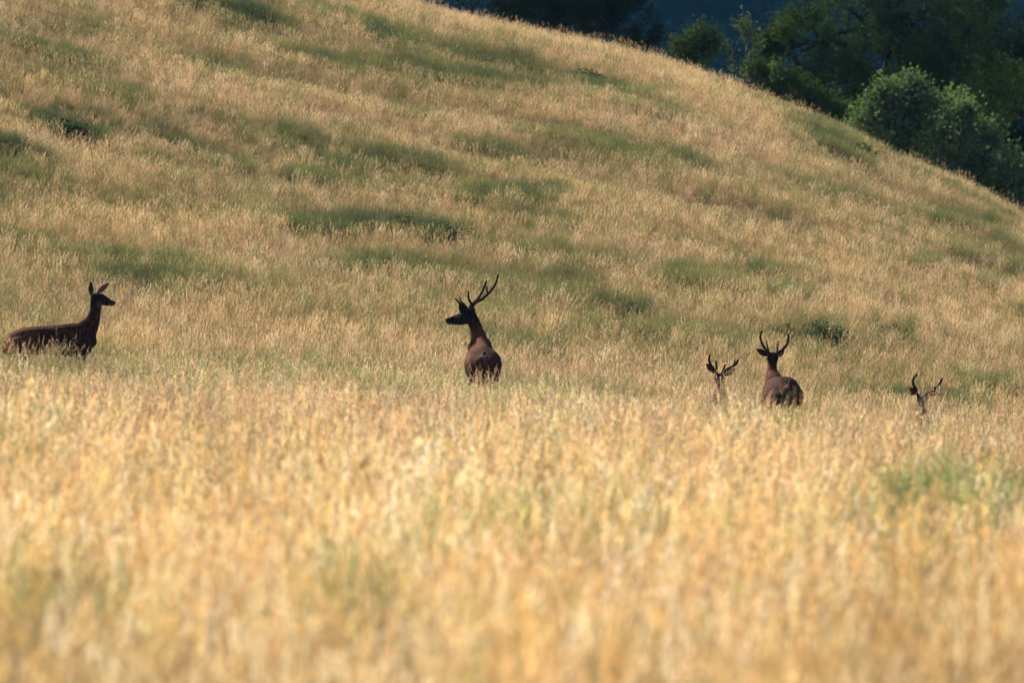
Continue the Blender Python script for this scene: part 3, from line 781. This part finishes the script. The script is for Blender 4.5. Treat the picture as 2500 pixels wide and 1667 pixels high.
lying(1756.5, 909, 180.2, 'stag lying beside the right standing stag, only its head with short antlers above the grass',
      [((1745, 909, -.02), (1723.5, 887, -.05), .11, (.1, -1, -.1)), ((1767, 915, -.02), (1794.5, 900, -.05), .125, (0, -1, .1))],
      [[([(1750, 914, 0), (1748, 908, 0), (1741, 899, -.02), (1734, 888, -.03), (1730.8, 876, -.02), (1733.5, 867, 0)], .024, .014), ([(1749.5, 908, 0), (1749.5, 896, -.10), (1747.3, 882.5, -.14)], .017, .012)],
       [([(1763, 914, 0), (1765, 909, 0), (1776, 901, -.02), (1788, 894.5, -.03), (1797, 888, -.02), (1801.5, 879, 0)], .024, .016), ([(1764.5, 909, 0), (1766.5, 901, -.1), (1769.8, 891, -.14)], .018, .013), ([(1790, 893, -.03), (1793, 887, -.02), (1794, 880.5, 0)], .015, .012)]])
lying(2251, 966, 180.6, 'stag lying at the far right, little more than its antlers and ears above the grass',
      [((2234, 962.5, -.02), (2214.8, 944, -.05), .115, (.1, -1, -.1)), ((2271, 964, -.02), (2287, 952.5, -.05), .12, (0, -1, .1))],
      [[([(2243, 972, 0), (2241, 964, 0), (2236.5, 952, -.02), (2230.5, 940, -.03), (2229, 932, -.02), (2231.5, 922, 0), (2238.5, 914, .03)], .025, .014), ([(2242, 966, 0), (2240, 957, -.1), (2238.5, 950, -.12)], .015, .010)],
       [([(2262, 972, 0), (2268, 962, 0), (2274, 954.5, -.02), (2284, 947, -.03), (2293, 939, -.02), (2299.6, 925, 0)], .025, .015), ([(2257, 969, 0), (2259, 962.5, -.1), (2262, 956, -.13)], .016, .012)]])

# ------------------------------------------------------------------ trees and bushes beyond the crest
def tree_leaf(name, c1, c2, trans=.3): return leaf_material(name, c1, c2, trans=trans, rough=.7, spec=.02, noise_scale=1.3, tcol=(1.0, 1.25, .5))
M_oak = tree_leaf('oak_leaves', (.018, .034, .010), (.044, .062, .018))
M_shaded = tree_leaf('deep_shade_leaves', (.006, .014, .006), (.014, .024, .009), .12)  # near-black leaf colour stands for the deep shade of these crowns
M_elder = tree_leaf('elder_leaves', (.066, .098, .046), (.130, .158, .080))
M_wisp = tree_leaf('sapling_leaves', (.045, .068, .036), (.095, .105, .062))

def limb(b, p0, p1, r0, r1, rnd, segs=5, wob=.12):
    p0 = Vector(p0); p1 = Vector(p1); L = (p1 - p0).length
    pts = []
    for i in range(segs + 1):
        t = i / segs; w = wob * L * math.sin(math.pi * t) * .4
        pts.append(p0.lerp(p1, t) + Vector((rnd.uniform(-1, 1), rnd.uniform(-1, 1), rnd.uniform(-.2, .8))) * w)
    st = [(tuple(p), r0 + (r1 - r0) * i / segs, r0 + (r1 - r0) * i / segs, (1, .1, .05) if abs((p1 - p0).normalized().x) < .8 else (0, 1, .1), DARK) for i, p in enumerate(pts)]
    v, f = loft(st, 7); b.add(v, f); return pts

def tree(name, x, y, height, crown_c, crown_r, n_lobe, n_spray, leaves, leaf, mat, label, cat, seed, trunk_r=.25, group=None, lobes=None, up=.55, fill=.8):
    """trunk and limbs; leaves stand on short sprays that fill lobes of the crown"""
    rnd = random.Random(seed); r = np.random.default_rng(seed)
    gz = float(ground(x, y)); root = empty(name, (x, y, gz)); tag(root, label, cat, group)
    C0 = Vector(crown_c); RR = Vector(crown_r)
    L = []
    if lobes is None:
        for i in range(n_lobe):
            d = Vector((rnd.gauss(0, 1), rnd.gauss(0, 1), rnd.gauss(0, 1))).normalized()
            k = rnd.uniform(.35, .78)
            L.append((C0 + Vector((d.x * RR.x, d.y * RR.y, d.z * RR.z)) * k, min(RR) * rnd.uniform(.30, .55)))
    else: L = [(Vector(c), q) for c, q in lobes]
    b = Buf()
    top = C0 + Vector((0, 0, RR.z * .3))
    limb(b, (0, 0, -.3), (C0.x * .6, C0.y * .6, max(.3, C0.z - RR.z * .45)), trunk_r, trunk_r * .7, rnd, 6, .04)
    limb(b, (C0.x * .6, C0.y * .6, max(.3, C0.z - RR.z * .45)), top, trunk_r * .7, trunk_r * .2, rnd, 6, .1)
    for c, q in L:
        a = Vector((C0.x * .6, C0.y * .6, max(.25, C0.z - RR.z * .45))).lerp(top, rnd.uniform(0, .8))
        pts = limb(b, a, c, trunk_r * .32, trunk_r * .10, rnd)
        for _ in range(4):
            e = c + Vector((rnd.gauss(0, 1), rnd.gauss(0, 1), rnd.gauss(.3, 1))).normalized() * q * .9
            limb(b, pts[-2], e, trunk_r * .10, .012, rnd, 4)
    t = mesh_obj('trunk', b.v, b.f, M_bark, root, smooth=True)
    # leaves
    per = max(1, n_spray // len(L)); pos = []; out = []
    for c, q in L:
        d = r.normal(size=(per, 3)); d /= np.linalg.norm(d, axis=1)[:, None]
        rad = q * (r.uniform(fill * .5, 1.0, per) ** .6) * r.uniform(.75, 1.25, per)
        pos.append(np.array(c) + d * rad[:, None]); out.append(d)
    pos = np.concatenate(pos); out = np.concatenate(out)
    lump = fbm(pos[:, 0] * 1.3 + pos[:, 1] * .7, pos[:, 2] * 1.5 + pos[:, 1] * .9, seed, 3)
    keep = lump > .40; pos = pos[keep]; out = out[keep]
    n = len(pos)
    dirv = out + np.array([0, 0, up]) + r.normal(size=(n, 3)) * .35; dirv /= np.linalg.norm(dirv, axis=1)[:, None]
    sl = r.uniform(.22, .6, n) * leaf / .09 * .8
    m = leaves; k = np.arange(m)
    tt = (k[None] + r.uniform(0, 1, (n, m))) / m
    cen = pos[:, None] + dirv[:, None] * (tt * sl[:, None])[..., None] + r.normal(size=(n, m, 3)) * (.35 * leaf + .10 * sl[:, None, None])
    cen = cen.reshape(-1, 3); q = len(cen)
    ax = np.repeat(dirv, m, 0) * .6 + r.normal(size=(q, 3)) * .8; ax /= np.linalg.norm(ax, axis=1)[:, None]
    nn = r.normal(size=(q, 3)) + np.array([0, -.1, .9]); sd = np.cross(ax, nn); sd /= np.linalg.norm(sd, axis=1)[:, None] + 1e-9
    Ls = leaf * r.uniform(.6, 1.3, q)[:, None]; Ws = Ls * .33
    fold = np.cross(sd, ax) * Ls * .12
    v = np.stack([cen - ax * Ls * .5, cen + sd * Ws + fold, cen + ax * Ls * .5, cen - sd * Ws + fold], 1).reshape(-1, 3)
    f = np.arange(q * 4).reshape(-1, 4)
    mesh_obj('crown', v, f, mat, root)
    return root

def at(px, v, y):      # crown place from its outline in the photograph, at its distance
    return ((px - 512) / F * y, (341 - v) / F * y)

# big oak on the right
y = 292; x, z = at(900, 20, y); g = float(ground(x, y))
def rel(px, v, q, dy=0., y=y, x=x, g=None):
    a, c = at(px, v, y); return ((a - x, dy, c - (float(ground(x, y)) if g is None else g)), q)
lob = [rel(800, 40, .75, -.6), rel(835, 85, .85, -1.0), rel(850, 10, 1.2, -.5), rel(880, 60, 1.1, -1.4), rel(900, -20, 1.3, 0), rel(930, 20, 1.2, -1.2), rel(960, 60, 1.0, -.8), rel(925, 90, .9, -.6), rel(870, 115, .7, -.6), rel(975, 0, .8, .3), rel(955, -50, 1.2, 0), rel(865, -60, 1.3, .5), rel(1000, 95, .9, .5), rel(905, 130, .8, 0), rel(775, 52, .35, -.4), rel(783, 85, .5, -.6)]
tree('oak_tree', x, y, 11, rel(900, 20, 1)[0], (3.4, 2.6, 3.6), 0, 6800, 15, .078, M_oak, 'large dark oak with ragged crown behind the grassy crest at upper right', 'tree', 5, .3, 'trees beyond the crest', lobes=lob, up=.9)
# darker tree at the right edge
y = 297; x, z = at(1030, 90, y)
lob = [((at(px, v, y)[0] - x, dy, at(px, v, y)[1] - float(ground(x, y))), q) for px, v, q, dy in [(1000, 55, .9, 0), (1040, 100, 1.4, 0), (985, 130, 1.0, .4), (1020, 160, 1.1, .2), (1060, 60, 1.3, 0), (1010, 190, 1.0, 0), (1050, 200, 1.3, 0), (1015, 60, .6, -1), (960, 120, 1.0, .8), (1075, 140, 1.4, 0), (945, 80, 1., 1.5), (990, 220, 1.0, .3)]]
tree('beech_tree', x, y, 9, (0, 0, lob[1][0][2]), (2.6, 2, 3), 0, 5000, 14, .08, M_shaded, 'very dark tree at the right edge behind the bushes', 'tree', 6, .3, 'trees beyond the crest', lobes=lob)
# dark tree at the top, left of the gap
y = 290; x, z = at(555, 0, y)
lob = [((at(px, v, y)[0] - x, dy, at(px, v, y)[1] - float(ground(x, y))), q) for px, v, q, dy in [(500, 0, .8, 0), (535, -8, 1.0, 0), (570, 5, .9, 0), (605, 12, .8, 0), (632, 2, .55, 0), (640, 30, .42, -.3), (600, -30, 1., 0), (545, -45, 1.3, 0), (490, -30, 1, 0), (620, 38, .5, 0)]]
tree('oak_tree', x, y, 9, (0, 0, lob[2][0][2]), (2.6, 2, 2), 0, 3600, 14, .08, M_shaded, 'dark tree with rounded crown cut by the top edge, behind the crest', 'tree', 7, .26, 'trees beyond the crest', lobes=lob)
# bushes on the far side of the crest
def bush(pts, y, leaf, mat, label, seed, n, name='bush', up=.7, m=10, cat='bush'):
    x = sum(at(p[0], p[1], y)[0] for p in pts) / len(pts)
    lob = [((at(px, v, y)[0] - x, dy, at(px, v, y)[1] - float(ground(x, y))), q) for px, v, q, dy in pts]
    cz = sum(l[0][2] for l in lob) / len(lob)
    return tree(name, x, y, 3, (0, 0, cz), (.8, .6, .9), 0, n, m, leaf, mat, label, cat, seed, .05 if cat == 'bush' else .018, 'bushes along the crest', lobes=lob, up=up)
bush([(872, 122, .36, 0), (890, 112, .42, 0), (910, 112, .45, -.2), (932, 122, .42, .2), (950, 108, .20, .2), (885, 142, .5, -.2), (920, 146, .6, -.2), (903, 170, .6, 0), (912, 92, .14, 0), (884, 98, .14, -.2), (936, 103, .15, .1)], 272, .105, M_elder, 'pale green leafy bush just over the crest, below the big oak', 21, 1500)
bush([(962, 118, .14, 0), (988, 140, .15, 0), (950, 138, .42, 0), (966, 150, .42, -.3), (985, 164, .40, -.3), (1002, 166, .30, -.2), (1014, 180, .32, -.2), (955, 160, .6, -.2), (985, 175, .5, 0)], 271, .10, M_elder, 'green leafy bush right of the pale one, in front of the dark tree', 22, 1500)
bush([(1010, 172, .3, -.2), (1018, 184, .4, 0), (1000, 205, .5, 0), (1030, 205, .5, 0)], 270, .095, M_elder, 'low green bush at the right edge where the crest runs out', 23, 700)
bush([(690, 45, .22, 0), (703, 38, .20, 0), (709, 50, .18, 0), (680, 55, .2, 0), (695, 58, .3, 0)], 274, .08, M_oak, 'small rounded bush poking over the crest in front of the blue gap', 24, 330)
bush([(755, 78, .25, 0), (775, 82, .3, 0), (795, 95, .4, 0), (820, 112, .4, 0), (845, 125, .45, 0)], 275, .085, M_oak, 'low dark hedge of bushes under the oak along the crest', 25, 800)
bush([(742, 26, .09, 0), (747, 36, .10, 0), (754, 46, .13, 0), (762, 58, .16, 0), (768, 70, .2, 0), (758, 38, .07, 0)], 274, .075, M_wisp, 'thin pale sapling with sparse leaves left of the oak', 26, 110, name='sapling', up=1.2, m=9, cat='sapling')
bush([(729, 50, .06, 0), (733, 60, .08, 0), (742, 62, .09, 0), (736, 72, .1, 0)], 274, .07, M_wisp, 'tiny pale sapling in the blue gap above the crest', 27, 50, name='sapling', up=1.2, m=8, cat='sapling')

# ------------------------------------------------------------------ the far wood across the valley (one mass)
def far_crown(seed, kind):
    r = np.random.default_rng(seed); b = Buf()
    nl = 260
    d = r.normal(size=(nl, 3)); d /= np.linalg.norm(d, axis=1)[:, None]
    if kind:  # conifer
        t = r.random(nl); rad = 2.6 * (1 - t) + .2; a = r.uniform(0, 6.283, nl)
        c = np.stack([rad * np.cos(a), rad * np.sin(a), 2 + 12 * t], 1)
    else:
        c = d * np.array([3.6, 3.6, 3.4]) * r.uniform(.7, 1.05, nl)[:, None] + np.array([0, 0, 7])
    s = r.normal(size=(nl, 3)); s /= np.linalg.norm(s, axis=1)[:, None]; q = np.cross(s, r.normal(size=(nl, 3))); q /= np.linalg.norm(q, axis=1)[:, None]
    w = r.uniform(.5, 1.1, nl)[:, None]
    v = np.stack([c - s * w, c + q * w * .7, c + s * w, c - q * w * .7], 1).reshape(-1, 3)
    return mesh_obj('far_crown', v, np.arange(nl * 4).reshape(-1, 4), M_farleaf, link=False)
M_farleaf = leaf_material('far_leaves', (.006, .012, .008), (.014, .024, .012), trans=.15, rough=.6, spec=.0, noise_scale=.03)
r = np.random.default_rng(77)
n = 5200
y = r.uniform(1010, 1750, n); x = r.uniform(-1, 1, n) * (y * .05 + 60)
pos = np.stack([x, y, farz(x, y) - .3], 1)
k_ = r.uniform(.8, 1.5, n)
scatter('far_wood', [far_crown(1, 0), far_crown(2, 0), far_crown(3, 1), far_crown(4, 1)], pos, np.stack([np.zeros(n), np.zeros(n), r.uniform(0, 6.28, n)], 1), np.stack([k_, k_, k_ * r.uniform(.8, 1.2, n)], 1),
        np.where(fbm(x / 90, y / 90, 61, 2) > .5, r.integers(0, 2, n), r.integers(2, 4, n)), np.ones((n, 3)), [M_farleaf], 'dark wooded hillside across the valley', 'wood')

# ------------------------------------------------------------------ air
def build_haze():
    V = []
    x0, x1, y0, y1, z0, z1 = -2050, 2050, -450, 2250, -75, 360
    for zz in (z0, z1):
        V += [(x0, y0, zz), (x1, y0, zz), (x1, y1, zz), (x0, y1, zz)]
    m, n, l = new_mat('haze')
    out = n.new('ShaderNodeOutputMaterial'); p = n.new('ShaderNodeVolumePrincipled')
    p.inputs['Color'].default_value = HAZE_COL; p.inputs['Density'].default_value = HAZE
    p.inputs['Anisotropy'].default_value = .2
    l.new(p.outputs[0], out.inputs['Volume'])
    o = mesh_obj('haze', V, [(0, 3, 2, 1), (4, 5, 6, 7), (0, 1, 5, 4), (1, 2, 6, 5), (2, 3, 7, 6), (3, 0, 4, 7)], m)
    tag(o, 'thin bluish air between the camera and the far wood', 'haze', kind='stuff')
HAZE = .000022; HAZE_COL = (.14, .50, 1.0, 1)
build_haze()

# ------------------------------------------------------------------ single weeds that stand out of the grass
M_weed = leaf_material('nettle_leaves', (.022, .048, .020), (.050, .085, .034), trans=.3, rough=.7, spec=.02, noise_scale=6)
M_dock = leaf_material('dock_seeds', (.16, .06, .04), (.30, .12, .07), trans=.3, rough=.6, spec=.05, noise_scale=30)
M_stalk = plain_material('weed_stalk', (.14, .08, .05), .8, .1)
def weed(px, py, wpx, h, label, seed, mat=M_weed, leaf=.07, dens=1.0, group='dark green weeds on the slope', name='nettle_clump'):
    """clump of leafy upright stems"""
    rnd = random.Random(seed); r = np.random.default_rng(seed)
    x, y = hit(px, py, S23, lift=.25, y0=180, y1=262); gz = float(ground(x, y))
    root = empty(name, (x, y, gz)); tag(root, label, 'weed', group)
    rad = wpx * S23 / F * y
    KEEP_CLEAR.append((x, y - .1, rad * .9, rad * 1.5))
    ns = int(48 * dens * max(1, rad / .4)); b = Buf(); C_ = []; A_ = []
    for i in range(ns):
        a = rnd.uniform(0, 6.283); q = math.sqrt(rnd.random())
        p0 = Vector((rad * q * math.cos(a), rad * 1.3 * q * math.sin(a), -.02)); hh = h * rnd.uniform(.65, 1.1) * (1 - .35 * q * q)
        p1 = p0 + Vector((rnd.gauss(.05, .08), rnd.gauss(0, .08), hh))
        st = [(tuple(p0.lerp(p1, t)), .005 * (1 - .6 * t), .005 * (1 - .6 * t), (1, .1, 0), DARK) for t in (0, .5, 1)]
        v, f = loft(st, 4); b.add(v, f)
        for k in range(26):
            t = .2 + .8 * (k + rnd.random()) / 26
            ang = rnd.uniform(0, 6.283); d = np.array([math.cos(ang), math.sin(ang), rnd.uniform(-.3, .5)])
            C_.append(np.array(p0.lerp(p1, t)) + d * leaf * .55); A_.append(d)
    mesh_obj('stems', b.v, b.f, M_stalk, root, smooth=True)['kind'] = 'stuff'
    C_ = np.array(C_); A_ = np.array(A_); n = len(C_); A_ /= np.linalg.norm(A_, axis=1)[:, None]
    nn = r.normal(size=(n, 3)) * .4 + np.array([0, 0, 1]); sd = np.cross(A_, nn); sd /= np.linalg.norm(sd, axis=1)[:, None]
    L = leaf * r.uniform(.6, 1.3, n)[:, None]; up = np.cross(sd, A_) * L * .12
    v = np.stack([C_ - A_ * L * .5, C_ + sd * L * .3 + up, C_ + A_ * L * .5 - up, C_ - sd * L * .3 + up], 1).reshape(-1, 3)
    mesh_obj('leaves', v, np.arange(n * 4).reshape(-1, 4), mat, root)['kind'] = 'stuff'
weed(1888, 778, 50, .58, 'largest dark green weed clump, up the slope behind the right standing stag', 41)
weed(1792, 752, 20, .34, 'small dark green weed clump just left of the largest one', 42)
weed(2040, 752, 34, .36, 'low dark green weed clump right of the largest one', 43)
weed(1010, 540, 60, .55, 'rough dark weed clump in the middle of the slope above the central stag', 44)
weed(925, 512, 26, .42, 'greyish weed clump left of the rough dark one in mid slope', 45)
weed(160, 300, 36, .5, 'dark weed clump high on the left part of the slope', 46)
weed(1340, 172, 50, .4, 'green weed clump near the crest left of the trees', 47)
weed(1950, 340, 50, .4, 'weed clump below the pale bush on the upper right slope', 48)
weed(1440, 705, 40, .34, 'low green weed clump on the slope right of the central stag', 49)
def dock(px, py, top, h, label, seed, bare=False):
    rnd = random.Random(seed); b = Buf(); sbuf = Buf()
    x, y = hit(px, py, S25, lift=h, y0=36, y1=150); gz = float(ground(x, y))
    root = empty('dock_plant', (x, y, gz)); tag(root, label, 'dock', 'brown docks in the foreground grass')
    for k in range(1 if bare else 3):
        a = rnd.uniform(0, 6.28); p0 = Vector((.02 * math.cos(a), .02 * math.sin(a), -.02)); p1 = Vector((rnd.gauss(-.05, .03), rnd.gauss(0, .05), h * (1 - .12 * k)))
        st = [(tuple(p0.lerp(p1, t)), .006 * (1 - .5 * t), .006 * (1 - .5 * t), (1, .1, 0), DARK) for t in (0, .3, .6, 1)]
        v, f = loft(st, 6); mesh_obj('stem', v, f, M_stalk, root, smooth=True)
        for j in range(130):
            t = 1 - (.5 if not bare else .3) * rnd.random() ** 1.2
            w = .035 * (1.15 - (t - .5) * 1.8) if not bare else .012
            c = p0.lerp(p1, t) + Vector((rnd.gauss(0, 1), rnd.gauss(0, 1), 0)) * w * .6
            spikelet(sbuf, rnd, c, Vector((rnd.gauss(0, 1), rnd.gauss(0, 1), 1)).normalized(), .014, .010, 0)
    mesh_obj('seed_head', sbuf.v, sbuf.f, M_dock, root)['kind'] = 'stuff'
dock(525, 1655, 0, .95, 'blurred dark brown dock seed head at the very bottom edge', 61)
dock(150, 1380, 0, 1.0, 'thin brown leaning stalk in the blurred grass at lower left', 62, True)
grass('meadow_grass', 27, 112, 44, 21, False, 'golden ripe meadow grass filling the blurred foreground')
grass('ripe_grass', 112, 186, 44, 22, False, 'tall ripe grass in which the deer stand')
grass('hillside_grass', 186, 268, 92, 23, True, 'tan and green grass covering the slope behind the deer')
